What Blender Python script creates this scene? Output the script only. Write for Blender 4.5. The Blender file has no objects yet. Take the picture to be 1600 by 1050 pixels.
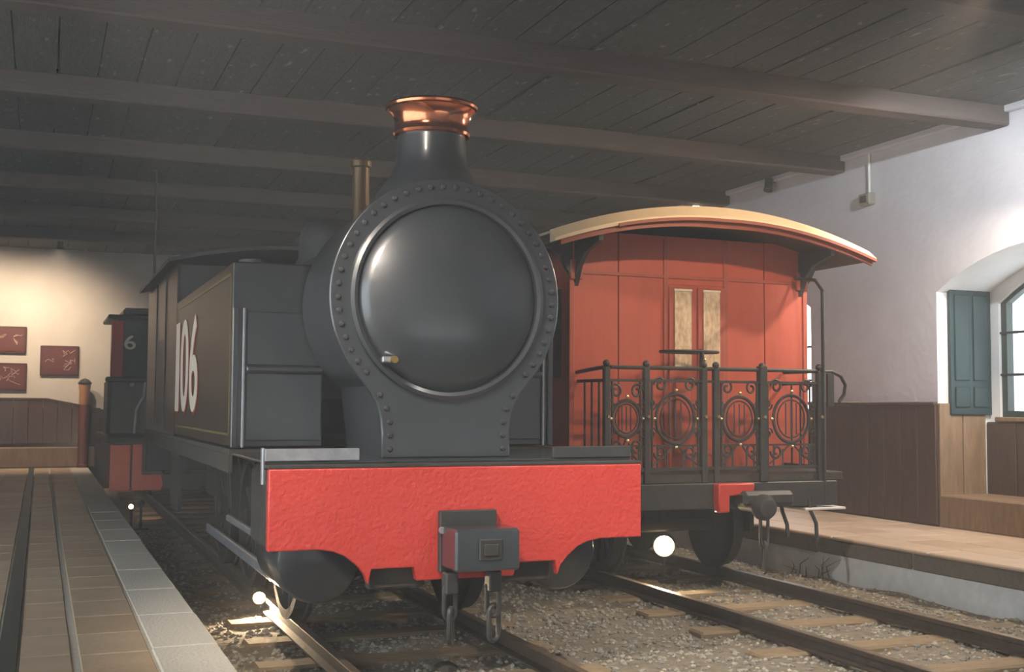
import bpy, math, random
from mathutils import Vector, Matrix
random.seed(7)
S = bpy.context.scene
C = S.collection
PI = math.pi
# ------------------------------------------------------------------ camera
YAW, PITCH, ROLL, FPX = 0.38491, 0.05949, 0.00593, 1815.4
cam = bpy.data.cameras.new('camera'); co = bpy.data.objects.new('camera', cam); C.objects.link(co)
Fv = Vector((math.sin(YAW)*math.cos(PITCH), math.cos(YAW)*math.cos(PITCH), math.sin(PITCH)))
Rv = Vector((math.cos(YAW), -math.sin(YAW), 0)); Uv = Rv.cross(Fv)
Rc = Rv*math.cos(ROLL)+Uv*math.sin(ROLL); Uc = Uv*math.cos(ROLL)-Rv*math.sin(ROLL)
M = Matrix((Rc, Uc, -Fv)).transposed().to_4x4(); M.translation = Vector((-2.1314, -5.9236, 1.3965))
co.matrix_world = M
cam.sensor_width = 36; cam.lens = FPX/1600*36; cam.clip_start = .05
S.camera = co
# ------------------------------------------------------------------ world, exposure
W = bpy.data.worlds.new('sky'); S.world = W; W.use_nodes = True
bg = W.node_tree.nodes['Background']; bg.inputs[0].default_value = (.84, .93, 1, 1); bg.inputs[1].default_value = 3.7
S.view_settings.view_transform = 'Standard'; S.view_settings.look = 'None'
S.view_settings.exposure = 0.0; S.view_settings.gamma = 1.0; S.view_settings.use_curve_mapping = False
# ------------------------------------------------------------------ materials
def lin(c):
    return tuple(((v/255+.055)/1.055)**2.4 if v/255 > .04045 else v/255/12.92 for v in c)+(1,)
def mat(name, rgb, rough=.6, metal=0, rgb2=None, nscale=6, bump=0, bscale=40, emit=0, coat=0, stretch=None, rvar=0, detail=6, spec=None):
    m = bpy.data.materials.new(name); m.use_nodes = True
    nt = m.node_tree; b = nt.nodes['Principled BSDF']; L = nt.links.new
    b.inputs['Base Color'].default_value = lin(rgb); b.inputs['Roughness'].default_value = rough; b.inputs['Metallic'].default_value = metal
    if spec is not None: b.inputs['Specular IOR Level'].default_value = spec
    if coat: b.inputs['Coat Weight'].default_value = coat; b.inputs['Coat Roughness'].default_value = .15
    tc = nt.nodes.new('ShaderNodeTexCoord'); mp = nt.nodes.new('ShaderNodeMapping')
    L(tc.outputs['Object'], mp.inputs['Vector'])
    if stretch: mp.inputs['Scale'].default_value = stretch
    if rgb2:
        n = nt.nodes.new('ShaderNodeTexNoise'); n.inputs['Scale'].default_value = nscale; n.inputs['Detail'].default_value = detail; n.inputs['Roughness'].default_value = .65
        L(mp.outputs['Vector'], n.inputs['Vector'])
        r = nt.nodes.new('ShaderNodeValToRGB'); r.color_ramp.elements[0].position = .3; r.color_ramp.elements[1].position = .7
        r.color_ramp.elements[0].color = lin(rgb); r.color_ramp.elements[1].color = lin(rgb2)
        L(n.outputs['Fac'], r.inputs['Fac']); L(r.outputs['Color'], b.inputs['Base Color'])
        if rvar:
            mr = nt.nodes.new('ShaderNodeMapRange'); mr.inputs['To Min'].default_value = rough-rvar; mr.inputs['To Max'].default_value = rough+rvar
            L(n.outputs['Fac'], mr.inputs['Value']); L(mr.outputs['Result'], b.inputs['Roughness'])
    if bump:
        n2 = nt.nodes.new('ShaderNodeTexNoise'); n2.inputs['Scale'].default_value = bscale; n2.inputs['Detail'].default_value = 5
        L(mp.outputs['Vector'], n2.inputs['Vector'])
        bp = nt.nodes.new('ShaderNodeBump'); bp.inputs['Strength'].default_value = bump; bp.inputs['Distance'].default_value = .02
        L(n2.outputs['Fac'], bp.inputs['Height']); L(bp.outputs['Normal'], b.inputs['Normal'])
    if emit:
        b.inputs['Emission Color'].default_value = lin(rgb); b.inputs['Emission Strength'].default_value = emit
    return m
m_black = mat('black_paint', (52, 57, 62), .32, rgb2=(43, 48, 52), nscale=3, bump=.06, bscale=9, rvar=.06, spec=.95, coat=.7)
m_iron = mat('black_iron', (66, 66, 64), .5, rgb2=(54, 52, 50), nscale=9, bump=.1, bscale=30)
m_under = mat('sooty_iron', (62, 60, 57), .75, rgb2=(72, 66, 58), nscale=8, bump=.2, bscale=25)
m_tank = mat('dark_brown_paint', (58, 46, 34), .38, rgb2=(44, 38, 30), nscale=2, stretch=(1, 4, .3), bump=.05, bscale=6)
m_lining = mat('ochre_lining', (128, 116, 72), .45, rgb2=(108, 98, 62))
m_steel = mat('bright_steel', (182, 185, 190), .34, .5, rgb2=(150, 153, 160), nscale=14)
m_red = mat('beam_red_gloss', (218, 74, 64), .26, rgb2=(210, 68, 60), nscale=3, bump=.5, bscale=40, coat=.3)
m_red2 = mat('old_red_paint', (200, 72, 58), .4, rgb2=(186, 64, 54), nscale=5)
m_copper = mat('polished_copper', (236, 150, 108), .16, 1, rgb2=(214, 122, 86), nscale=8, bump=.08, bscale=12)
m_brass = mat('brass', (214, 180, 110), .28, 1)
m_white = mat('white_paint', (238, 226, 206), .5)
m_numred = mat('number_shade_red', (150, 50, 40), .5)
m_coach = mat('vermilion_panel', (200, 96, 72), .42, rgb2=(188, 88, 66), nscale=3, stretch=(3, 3, .5), bump=.06, bscale=10)
m_coachframe = mat('vermilion_moulding', (184, 94, 72), .4, rgb2=(170, 86, 66), nscale=6)
m_groove = mat('panel_backing', (110, 52, 40), .7)
m_roof = mat('cream_fascia', (242, 216, 178), .5, rgb2=(232, 205, 168), nscale=5)
m_rooftop = mat('roof_canvas', (196, 178, 148), .8, rgb2=(180, 164, 138), nscale=6)
m_roofred = mat('roof_red_moulding', (160, 88, 66), .45, rgb2=(146, 78, 60), nscale=6)
m_ceilin = mat('coach_soffit', (90, 72, 60), .7)
m_etch = mat('etched_glass', (244, 220, 188), .35, rgb2=(190, 160, 128), nscale=26, detail=2, stretch=(1, 1, .45))
m_coachglass = mat('coach_side_glass', (60, 62, 60), .08)
m_valve = mat('dull_brass', (120, 98, 70), .4, .7)
m_cream = mat('gilt_brass', (226, 206, 160), .25, .8)
m_wall = mat('limewash_wall', (210, 210, 215), .9, rgb2=(200, 199, 204), nscale=2.2, bump=.25, bscale=14)
m_endwall = mat('limewash_end_wall', (206, 198, 190), .9, rgb2=(196, 187, 178), nscale=2.2, bump=.2, bscale=14)
m_reveal = mat('white_reveal', (232, 232, 230), .85, rgb2=(222, 222, 220), nscale=3, bump=.2, bscale=14)
m_wain = mat('varnished_wainscot', (88, 66, 52), .4, rgb2=(70, 54, 44), nscale=5, stretch=(5, 5, .6), bump=.1, bscale=10)
m_wain_gloss = mat('glossy_wainscot', (92, 64, 46), .2, rgb2=(70, 50, 38), nscale=5, stretch=(5, 5, .6), bump=.1, bscale=7, coat=.5)
m_wainlt = mat('pale_worn_wood', (146, 120, 92), .55, rgb2=(112, 90, 68), nscale=5, stretch=(4, 4, .7), bump=.1, bscale=12)
m_teal = mat('teal_shutter_paint', (26, 54, 56), .5, rgb2=(20, 44, 47), nscale=6, stretch=(3, 3, .6))
m_frame = mat('window_frame_paint', (64, 76, 70), .55, rgb2=(54, 64, 60))
m_ceil = mat('smoked_ceiling_board', (104, 98, 91), .85, rgb2=(80, 76, 71), nscale=9, stretch=(6, 1, 6), bump=.6, bscale=30, detail=8)
m_beam = mat('smoked_beam', (98, 84, 76), .8, rgb2=(84, 74, 68), nscale=5, stretch=(.6, 4, 4), bump=.4, bscale=22)
def flecks(m, rgb, scale, stretch, lo, hi):
    nt = m.node_tree; b = nt.nodes['Principled BSDF']; src = b.inputs['Base Color'].links[0].from_socket
    tc = nt.nodes.new('ShaderNodeTexCoord'); mp = nt.nodes.new('ShaderNodeMapping'); mp.inputs['Scale'].default_value = stretch; mp.inputs['Rotation'].default_value = (0,0,.5)
    n = nt.nodes.new('ShaderNodeTexNoise'); n.inputs['Scale'].default_value = scale; n.inputs['Detail'].default_value = 3
    mr = nt.nodes.new('ShaderNodeMapRange'); mr.inputs['From Min'].default_value = lo; mr.inputs['From Max'].default_value = hi
    mx = nt.nodes.new('ShaderNodeMixRGB'); mx.inputs[2].default_value = lin(rgb)
    for a, c in ((tc.outputs['Object'],mp.inputs['Vector']),(mp.outputs['Vector'],n.inputs['Vector']),(n.outputs['Fac'],mr.inputs['Value']),(mr.outputs['Result'],mx.inputs[0]),(src,mx.inputs[1]),(mx.outputs[0],b.inputs['Base Color'])): nt.links.new(a, c)
flecks(m_ceil, (142,134,122), 7, (2.2,.9,1), .64, .74)
RTILES = [mat('pale_tile_%d' % i, a, .45, rgb2=b, nscale=4, bump=.1, bscale=30) for i, (a, b) in enumerate([
    ((206, 182, 158), (190, 166, 142)), ((198, 172, 148), (182, 158, 136)), ((212, 190, 168), (196, 172, 150))])]
TILES = [mat('terracotta_tile_%d' % i, a, .5, rgb2=b, nscale=4, bump=.1, bscale=30) for i, (a, b) in enumerate([
    ((190, 166, 136), (172, 150, 124)), ((180, 154, 122), (164, 142, 116)), ((194, 168, 134), (176, 152, 124)), ((182, 160, 132), (166, 146, 122))])]
m_grout = mat('grey_mortar', (200, 190, 172), .9, rgb2=(180, 170, 154), nscale=20)
m_coping = mat('granite_coping', (216, 208, 192), .7, rgb2=(186, 180, 168), nscale=60, bump=.25, bscale=70)
m_copingdark = mat('shaded_coping', (126, 116, 102), .75, rgb2=(100, 94, 84), nscale=26, bump=.35, bscale=30)  # kerb face: shade on the coping front put into the colour
m_riser = mat('whitewashed_riser', (222, 228, 232), .85, rgb2=(196, 204, 208), nscale=5, bump=.4, bscale=14)
m_riserdk = mat('stone_riser', (120, 112, 98), .85, rgb2=(98, 92, 82), nscale=8, bump=.4, bscale=18)
m_strip = mat('dark_metal_channel', (58, 62, 52), .55, rgb2=(48, 50, 44), nscale=12)
m_ballast = mat('ballast_soil', (150, 138, 118), .95, rgb2=(116, 106, 92), nscale=16, bump=.8, bscale=40)
STONE = [mat('ballast_stone_%d' % i, a, .85, rgb2=b, nscale=30, bump=.3, bscale=50) for i, (a, b) in enumerate([
    ((176, 168, 152), (150, 143, 130)), ((146, 140, 128), (122, 117, 108)), ((206, 196, 174), (178, 168, 150))])]
m_sleeper = mat('weathered_sleeper', (170, 146, 112), .85, rgb2=(128, 110, 88), nscale=7, stretch=(.8, 6, 6), bump=.6, bscale=24)
m_rail = mat('rusty_rail', (86, 74, 62), .6, .3, rgb2=(66, 58, 50), nscale=16, bump=.2)
m_railtop = mat('worn_rail_head', (156, 138, 116), .38, .6, rgb2=(128, 112, 94), nscale=16)
m_pic = mat('maroon_display_board', (102, 50, 44), .5, rgb2=(90, 43, 39), nscale=4)
m_picframe = mat('dark_red_frame', (76, 38, 34), .45)
m_chalk = mat('pale_print', (196, 178, 166), .6, rgb2=(150, 110, 100), nscale=10)
m_lampbody = mat('lamp_housing', (74, 70, 62), .45, .4)
m_bulb = mat('lamp_lens_lit', (255, 226, 170), .3, emit=14)
m_post = mat('honey_wood', (190, 140, 96), .5, rgb2=(160, 108, 76), nscale=4, stretch=(4, 4, .5))
m_mahog = mat('mahogany', (118, 66, 50), .5, rgb2=(92, 52, 42), nscale=4, stretch=(4, 4, .5))
m_boxgrey = mat('grey_plastic', (150, 146, 130), .5)
m_conduit = mat('white_conduit', (226, 224, 220), .5)
m_rock = mat('dark_rubber', (58, 54, 50), .8, rgb2=(70, 64, 56), nscale=14, bump=.3)
m_leaf = mat('dry_weed', (84, 82, 58), .8, rgb2=(62, 60, 44), nscale=20)
def glassmat():
    m = bpy.data.materials.new('window_glass'); m.use_nodes = True; nt = m.node_tree
    for n in list(nt.nodes):
        if n.type != 'OUTPUT_MATERIAL': nt.nodes.remove(n)
    o = nt.nodes['Material Output']; t = nt.nodes.new('ShaderNodeBsdfTransparent'); g = nt.nodes.new('ShaderNodeBsdfGlossy'); x = nt.nodes.new('ShaderNodeMixShader')
    g.inputs['Roughness'].default_value = .03; x.inputs[0].default_value = .06
    nt.links.new(t.outputs[0], x.inputs[1]); nt.links.new(g.outputs[0], x.inputs[2]); nt.links.new(x.outputs[0], o.inputs['Surface'])
    return m
m_glass = glassmat()
# ------------------------------------------------------------------ mesh helpers
class MB:
    def __init__(s): s.v = []; s.f = []
    def add(s, vs, fs):
        n = len(s.v); s.v += [tuple(v) for v in vs]; s.f += [tuple(i+n for i in f) for f in fs]; return s
    def box(s, x0, x1, y0, y1, z0, z1, c=0):
        if not c:
            return s.add([(x0,y0,z0),(x1,y0,z0),(x1,y1,z0),(x0,y1,z0),(x0,y0,z1),(x1,y0,z1),(x1,y1,z1),(x0,y1,z1)],
                         [(3,2,1,0),(4,5,6,7),(0,1,5,4),(1,2,6,5),(2,3,7,6),(3,0,4,7)])
        # chamfered box
        P = [(x0,x1),(y0,y1),(z0,z1)]; vs = []; idx = {}
        for sx in (0,1):
            for sy in (0,1):
                for sz in (0,1):
                    for a in range(3):
                        p = [P[0][sx],P[1][sy],P[2][sz]]
                        for k, sg in enumerate((sx,sy,sz)):
                            if k != a: p[k] += c*(1-2*sg)
                        idx[(sx,sy,sz,a)] = len(vs); vs.append(p)
        fs = []
        for a in range(3):
            b, d = (a+1)%3, (a+2)%3
            for sg in (0,1):
                q = []
                for (i,j) in ((0,0),(1,0),(1,1),(0,1)):
                    k = [0,0,0]; k[a]=sg; k[b]=i; k[d]=j; q.append(idx[(*k,a)])
                fs.append(tuple(q) if sg else tuple(q[::-1]))
        for a in range(3):
            b, d = (a+1)%3, (a+2)%3
            for i in (0,1):
                for j in (0,1):
                    k0=[0,0,0];k0[b]=i;k0[d]=j;k1=list(k0);k1[a]=1
                    q=[idx[(*k0,b)],idx[(*k1,b)],idx[(*k1,d)],idx[(*k0,d)]]
                    fs.append(tuple(q))
        for sx in (0,1):
            for sy in (0,1):
                for sz in (0,1): fs.append((idx[(sx,sy,sz,0)],idx[(sx,sy,sz,1)],idx[(sx,sy,sz,2)]))
        return s.add(vs, fs)
    def prism(s, poly, axis, a, b):
        """poly: 2-D outline; axis 'y': poly is (x,z), 'x': poly is (y,z), 'z': poly is (x,y)"""
        def P(p, t): return (p[0],t,p[1]) if axis=='y' else ((t,p[0],p[1]) if axis=='x' else (p[0],p[1],t))
        n = len(poly); vs = [P(p,a) for p in poly]+[P(p,b) for p in poly]
        fs = [tuple(range(n))[::-1], tuple(range(n,2*n))]+[(i,(i+1)%n,(i+1)%n+n,i+n) for i in range(n)]
        return s.add(vs, fs)
    def lathe(s, prof, o=(0,0,0), axis='z', n=32):
        """prof: list of (radius, height)"""
        vs = []; fs = []
        for r, h in prof:
            for k in range(n):
                a = 2*PI*k/n; u, w = r*math.cos(a), r*math.sin(a)
                p = (u,w,h) if axis=='z' else ((u,h,w) if axis=='y' else (h,u,w))
                vs.append((p[0]+o[0],p[1]+o[1],p[2]+o[2]))
        m = len(prof)
        for i in range(m-1):
            for k in range(n): fs.append((i*n+k,i*n+(k+1)%n,(i+1)*n+(k+1)%n,(i+1)*n+k))
        if prof[0][0] > 1e-5: fs.append(tuple(range(n))[::-1])
        if prof[-1][0] > 1e-5: fs.append(tuple(range((m-1)*n, m*n)))
        return s.add(vs, fs)
    def tube(s, pts, r, n=8, closed=False):
        pts = [Vector(p) for p in pts]; m = len(pts); vs = []; fs = []; prev = None
        for i, p in enumerate(pts):
            if closed: t = pts[(i+1)%m]-pts[i-1]
            else: t = pts[min(i+1,m-1)]-pts[max(i-1,0)]
            t.normalize()
            if prev is None:
                u = t.orthogonal().normalized()
            else:
                u = (prev-t*prev.dot(t)); u = u.normalized() if u.length > 1e-6 else t.orthogonal().normalized()
            prev = u; w = t.cross(u)
            rr = r[i] if isinstance(r, (list,tuple)) else r
            for k in range(n):
                a = 2*PI*k/n; q = p+u*(rr*math.cos(a))+w*(rr*math.sin(a)); vs.append(tuple(q))
        for i in range(m if closed else m-1):
            j = (i+1)%m
            for k in range(n): fs.append((i*n+k,i*n+(k+1)%n,j*n+(k+1)%n,j*n+k))
        if not closed: fs += [tuple(range(n))[::-1], tuple(range((m-1)*n,m*n))]
        return s.add(vs, fs)
    def ball(s, c, r, n=10):
        return s.lathe([(max(1e-6,r*math.sin(PI*i/6)), -r*math.cos(PI*i/6)) for i in range(7)], c, 'z', n)
    def mesh(s, name, m, smooth=True):
        me = bpy.data.meshes.new(name); me.from_pydata(s.v, [], s.f); me.materials.append(m)
        import bmesh
        bm = bmesh.new(); bm.from_mesh(me); bmesh.ops.remove_doubles(bm, verts=bm.verts, dist=1e-6); bmesh.ops.recalc_face_normals(bm, faces=bm.faces); bm.to_mesh(me); bm.free()
        if smooth:
            me.shade_smooth(); me.set_sharp_from_angle(angle=math.radians(32))
        return me
    def build(s, name, m, parent=None, smooth=True):
        o = bpy.data.objects.new(name, s.mesh(name, m, smooth)); C.objects.link(o)
        if parent is not None: put(o, parent)
        return o
def world_loc(o):
    p = Vector((0,0,0))
    while o is not None: p += o.location; o = o.parent
    return p
def put(o, parent):
    """parent keeping world coordinates (no rotation or scale on the parents)"""
    o.parent = parent; o.location = o.location-world_loc(parent)
def tag(o, label=None, cat=None, group=None, kind=None):
    if label: o['label'] = label
    if cat: o['category'] = cat
    if group: o['group'] = group
    if kind: o['kind'] = kind
    return o
def thing(name, label, cat, loc=(0,0,0), group=None):
    o = bpy.data.objects.new(name, None); o.empty_display_size = .1; C.objects.link(o); o.location = loc
    return tag(o, label, cat, group)
def struct(o): o['kind'] = 'structure'; return o
def inst(name, me, parent, loc=(0,0,0), rot=(0,0,0), sc=(1,1,1)):
    o = bpy.data.objects.new(name, me); C.objects.link(o); o.location = loc; o.rotation_euler = rot; o.scale = sc
    if parent is not None: put(o, parent)
    return o
def lamp(kind, name, loc, aim, power, color, size=.06, angle=60, blend=.6, parent=None):
    l = bpy.data.lights.new(name, kind); l.energy = power; l.color = color
    l.shadow_soft_size = size
    if kind == 'SPOT': l.spot_size = math.radians(angle); l.spot_blend = blend
    o = bpy.data.objects.new(name, l); C.objects.link(o)
    d = Vector(aim)-Vector(loc); o.rotation_euler = d.to_track_quat('-Z','Y').to_euler(); o.location = loc
    if parent is not None: put(o, parent)
    return o
FLOOD = 440
WARM = (1, .74, .46); WARM2 = (1, .88, .76)
def text_mesh(body, size, depth, m, name):
    cu = bpy.data.curves.new(name, 'FONT'); cu.body = body; cu.size = size; cu.extrude = depth; cu.align_x = 'CENTER'; cu.align_y = 'CENTER'; cu.offset = .012*size
    t = bpy.data.objects.new(name, cu); C.objects.link(t)
    bpy.context.view_layer.update()
    me = bpy.data.meshes.new_from_object(t.evaluated_get(bpy.context.evaluated_depsgraph_get()))
    bpy.data.objects.remove(t); me.materials.clear(); me.materials.append(m); me.name = name
    return me
# ------------------------------------------------------------------ room shell
RW, EW, CH, PH, PE = 5.918, 16.19, 4.114, .257, -1.31
BED = -.13
Y0 = -8.0
import bmesh
def niche_loop(yc, hw, z0, zs, rise, n=14):
    """arched outline in (y,z): bottom two corners and a segmental arch"""
    R = (hw*hw+rise*rise)/(2*rise); zc = zs+rise-R; a0 = math.asin(hw/R)
    pts = [(yc-hw,z0)]+[(yc+R*math.sin(-a0+2*a0*k/n), zc+R*math.cos(-a0+2*a0*k/n)) for k in range(n+1)]+[(yc+hw,z0)]
    return pts
NICHES = [1.63, 6.28, 10.93]
WINP = dict(hw=1.19, z0=1.31, zs=2.42, rise=.38)
NIP = dict(hw=1.33, z0=PH, zs=2.52, rise=.36)
XB = 6.56
def filled(loops, X):
    bm = bmesh.new()
    for lp in loops:
        vs = [bm.verts.new((X, y, z)) for y, z in lp]
        for i in range(len(vs)): bm.edges.new((vs[i], vs[(i+1) % len(vs)]))
    bmesh.ops.triangle_fill(bm, use_beauty=True, use_dissolve=False, edges=bm.edges)
    v = [tuple(q.co) for q in bm.verts]; f = [tuple(x.index for x in fc.verts) for fc in bm.faces] if (bm.verts.index_update() or True) else []
    bm.free(); return v, f
mb = MB()
outer = [(Y0,BED-.3),(Y0,CH+.1),(EW+.3,CH+.1),(EW+.3,BED-.3)]
nl = [niche_loop(c, **NIP) for c in NICHES]; wl = [niche_loop(c, **WINP) for c in NICHES]
mb.add(*filled([outer]+nl, RW))
wr = struct(mb.build('wall_right', m_wall, smooth=False))
for i, c in enumerate(NICHES):
    b = MB(); lp = nl[i]; n = len(lp)
    b.add([(RW,y,z) for y,z in lp]+[(XB,y,z) for y,z in lp], [(k,(k+1)%n,(k+1)%n+n,k+n) for k in range(n)])
    b.add(*filled([lp, wl[i]], XB))
    w2 = wl[i]; k2 = len(w2)
    b.add([(XB,y,z) for y,z in w2]+[(XB+.25,y,z) for y,z in w2], [(k,(k+1)%k2,(k+1)%k2+k2,k+k2) for k in range(k2)])
    b.build('niche_reveal', m_reveal, wr)
    # the window: frame, panes, bars, shutters
    wo = MB(); inn = niche_loop(c, WINP['hw']-.07, WINP['z0']+.06, WINP['zs'], WINP['rise']-.05)
    for X in (XB+.03, XB+.11): wo.add(*filled([w2, inn], X))
    wo.add([(XB+.03,y,z) for y,z in inn]+[(XB+.11,y,z) for y,z in inn], [(k,(k+1)%k2,(k+1)%k2+k2,k+k2) for k in range(k2)])
    win = struct(wo.build('window_%d' % (i+1), m_frame))
    MB().box(XB+.06,XB+.08,c-.025,c+.025,WINP['z0'],WINP['zs']+WINP['rise']-.03).build('mullion', m_frame, win)
    for s in (-1,1):
        y0, y1 = (c-WINP['hw']+.05, c-.02) if s < 0 else (c+.02, c+WINP['hw']-.05)
        g = MB(); R = (1.12**2+.33**2)/(2*.33); zc = 2.42+.33-R
        pts = [(y0,1.35)]+[(y, zc+math.sqrt(max(.1,R*R-(y-c)**2))) for y in [y0+(y1-y0)*k/8 for k in range(9)]]+[(y1,1.35)]
        g.prism(pts,'x',XB+.066,XB+.072); g.build('pane', m_glass, win)
    for z in (1.72, 2.13):
        MB().tube([(XB+.02,c-WINP['hw'],z),(XB+.02,c+WINP['hw'],z)], .013).build('window_bar', m_iron, win)
    MB().box(XB-.06,XB+.12,c-WINP['hw']-.02,c+WINP['hw']+.02,1.265,1.31,.008).build('window_sill', m_wainlt, win)
    for s in (-1,1):
        # inner shutter folded back against the side of the niche
        yf = c+s*(NIP['hw']-.012); d = -s
        sh = MB(); ya, yb = sorted((yf, yf+d*.035)); sh.box(XB-.52,XB-.01,ya,yb,1.33,2.56,.004)
        so = sh.build('shutter', m_teal, win)
        for (x0,x1) in ((XB-.47,XB-.29),(XB-.24,XB-.06)):
            for (z0,z1) in ((1.40,1.60),(1.66,2.50)):
                a, b2 = sorted((yf+d*.035, yf+d*.047)); MB().box(x0,x1,a,b2,z0,z1,.008).build('shutter_panel', m_teal, so)
    # panelling of the niche below the window
    tr = struct(MB().box(XB-.03,XB,c-1.33,c+1.33,PH,1.26).build('trim_%d' % (i+10), m_wain))
    for k in range(7):
        a = c-1.33+k*.38; MB().box(XB-.05,XB-.03,a+.008,a+.372,PH+.3,1.25,.004).build('board', m_wain, tr)
    for s in (-1,1):
        for k in range(2):
            x0 = RW-.008+k*.292; a, b2 = sorted((c+s*1.328, c+s*1.305)); MB().box(x0+.004,x0+.284,a,b2,PH+.29,1.44,.004).build('board', m_wainlt, tr)
    MB().box(RW-.01,XB-.05,c-1.325,c+1.325,PH,.56,.012).build('niche_step', m_wainlt, tr)
# right wall wainscot boards, plinth and cornice
segs = [(Y0, NICHES[0]-1.33)]+[(NICHES[i]+1.33, NICHES[i+1]-1.33) for i in range(2)]+[(NICHES[2]+1.33, EW)]
tr = struct(MB().box(RW-.02,RW,segs[0][0],segs[0][1],PH,1.42).build('trim_1', m_wain))
for a, b in segs:
    if a != segs[0][0]: MB().box(RW-.02,RW,a,b,PH,1.42).build('wainscot_backing', m_wain, tr)
    n = max(1,round((b-a)/.24)); w = (b-a)/n
    for k in range(n):
        MB().box(RW-.038-.003*random.random(),RW-.02,a+k*w+.003,a+(k+1)*w-.003,PH+.02,1.42,.004).build('board', m_wain, tr)
    MB().box(RW-.06,RW,a,b,1.42,1.453,.006).build('wainscot_cap', m_wain, tr)
struct(MB().box(RW-.07,RW,Y0,EW,CH-.05,CH+.02,.01).build('trim_2', m_wall))
# end wall
ew = struct(MB().box(-6.5,RW+.1,EW,EW+.25,BED-.3,CH+.1).build('wall_end', m_endwall))
tr = struct(MB().box(-6.5,-1.2,EW-.02,EW,PH,1.30).build('trim_3', m_wain_gloss))
MB().box(-1.2,RW-.05,EW-.03,EW,BED-.2,1.28).build('wainscot_backing', m_wain, tr)
MB().box(-1.3,-1.2,EW-.03,EW,BED-.2,PH).build('wainscot_backing', m_wain, tr)
x = -6.4
while x < -1.2:
    top = 1.44 if x < -2.05 else 1.44-.2*(x+2.05)/1.0*1.0
    b = MB().box(x+.003,x+.237,EW-.045-.01*random.random(),EW-.02,PH+.42,top,.005).build('board', m_wain_gloss, tr)
    x += .24
MB().box(-6.5,-2.02,EW-.07,EW,1.44,1.475,.006).build('wainscot_cap', m_wain_gloss, tr)
MB().prism([(-2.02,1.44),(-2.02,1.475),(-1.2,1.31),(-1.2,1.275)],'y',EW-.07,EW).build('wainscot_cap', m_wain_gloss, tr)
struct(MB().box(-6.5,-1.2,EW-.16,EW-.05,PH,PH+.36,.02).build('baseboard_end', m_wainlt))
# rear wall and left wall; the unseen left side is left open near the viewer to admit fill light
struct(MB().box(-6.5,RW+.1,Y0-.25,Y0,BED-.3,CH+.1).build('wall_rear', m_endwall))
struct(MB().box(-6.75,-6.5,3.0,EW+.25,BED-.3,CH+.1).build('wall_left', m_endwall))
# ceiling: boards and cross beams
ce = struct(MB().box(-6.5,RW+.3,Y0,EW+.3,CH+.06,CH+.12).build('ceiling', m_ceil))
x = -6.5
while x < RW:
    MB().box(x+.006,min(x+.31,RW),Y0,EW,CH+.0+.02*random.random(),CH+.06).build('plank', m_ceil, ce, smooth=False); x += .316
for y in (-4.8,-2.5,-.2,2.1,4.42,6.7,9,11.3,13.6):
    MB().box(-6.5,RW,y-.11,y+.11,CH-.17,CH+.05,.015).build('beam', m_beam, ce)
# ------------------------------------------------------------------ platforms
fl = struct(MB().box(-6.5,PE-.02,Y0,EW,BED-.3,PH-.006).build('floor', m_grout))
MB().box(PE-.02,PE-.005,Y0,EW,BED-.3,PH-.09).build('stone_riser', m_riserdk, fl)
y = -6.5; k = 0
COPL = MB().box(-.155,.155,-.445,.445,-.09,0,.012).mesh('coping_stone', m_coping)
while y < EW-.2:
    inst('coping_stone', COPL, fl, (PE-.157+random.uniform(-.002,.002),y+.45,PH+random.uniform(-.002,.002))); y += .9
TME = [MB().box(-.153,.153,-.244,.244,-.03,0,.006).mesh('tile', t) for t in TILES]
TWE = [MB().box(-.108,.108,-.244,.244,-.03,0,.006).mesh('tile', t) for t in TILES]
cols = [(-1.783,TME),(-2.076,TWE),(-2.44,TME),(-2.754,TME),(-3.07,TME)]
for ci, (xc, me) in enumerate(cols):
    y = -3.0+(.02 if ci % 2 else 0)
    while y < EW-.3:
        inst('tile', random.choice(me), fl, (xc,y,PH+random.uniform(-.002,.002))); y += .5
tb = MB()
for i in range(12):
    for j in range(48): 
        xc = -3.385-i*.314; yc = -7.5+j*.5; tb.box(xc-.154,xc+.154,yc-.246,yc+.246,PH-.03,PH)
o = tb.build('far_tiles', TILES[0], fl, smooth=False); o['kind'] = 'stuff'
tb = MB()
for xc, hw in ((-1.783,.154),(-2.066,.118),(-2.44,.154),(-2.754,.154),(-3.07,.154)):
    for j in range(9): tb.box(xc-hw,xc+hw,-7.5+j*.5-.246,-7.5+j*.5+.246,PH-.03,PH)
o = tb.build('near_tiles', TILES[1], fl, smooth=False); o['kind'] = 'stuff'
ch = MB().box(-.042,.042,-7.5,16,-.03,.006,.003).build('floor_channel', m_strip, fl); ch.location.x += -2.236; ch.location.z += PH
# right platform
RP = 4.38
pr = struct(MB().box(RP+.03,RW,Y0,EW,BED-.3,PH-.006).build('floor_right_platform', m_grout))
MB().box(RP+.01,RP+.03,Y0,EW,BED-.3,PH-.16).build('whitewashed_riser', m_riser, pr)
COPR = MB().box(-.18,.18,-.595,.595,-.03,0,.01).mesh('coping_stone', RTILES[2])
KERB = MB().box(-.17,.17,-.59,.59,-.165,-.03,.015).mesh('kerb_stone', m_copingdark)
y = -4.0
while y < 13:
    inst('coping_stone', COPR, pr, (RP+.17+random.uniform(-.006,.006),y,PH+random.uniform(-.002,.002)))
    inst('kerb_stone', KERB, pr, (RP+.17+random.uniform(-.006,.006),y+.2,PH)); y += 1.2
TMR = [MB().box(-.19,.19,-.296,.296,-.03,0,.005).mesh('tile', t) for t in RTILES]
for i in range(3):
    y = -3.0
    while y < 13:
        inst('tile', random.choice(TMR), pr, (RP+.55+i*.388,y+(.3 if i%2 else 0),PH+random.uniform(-.002,.002))); y += .6
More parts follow.
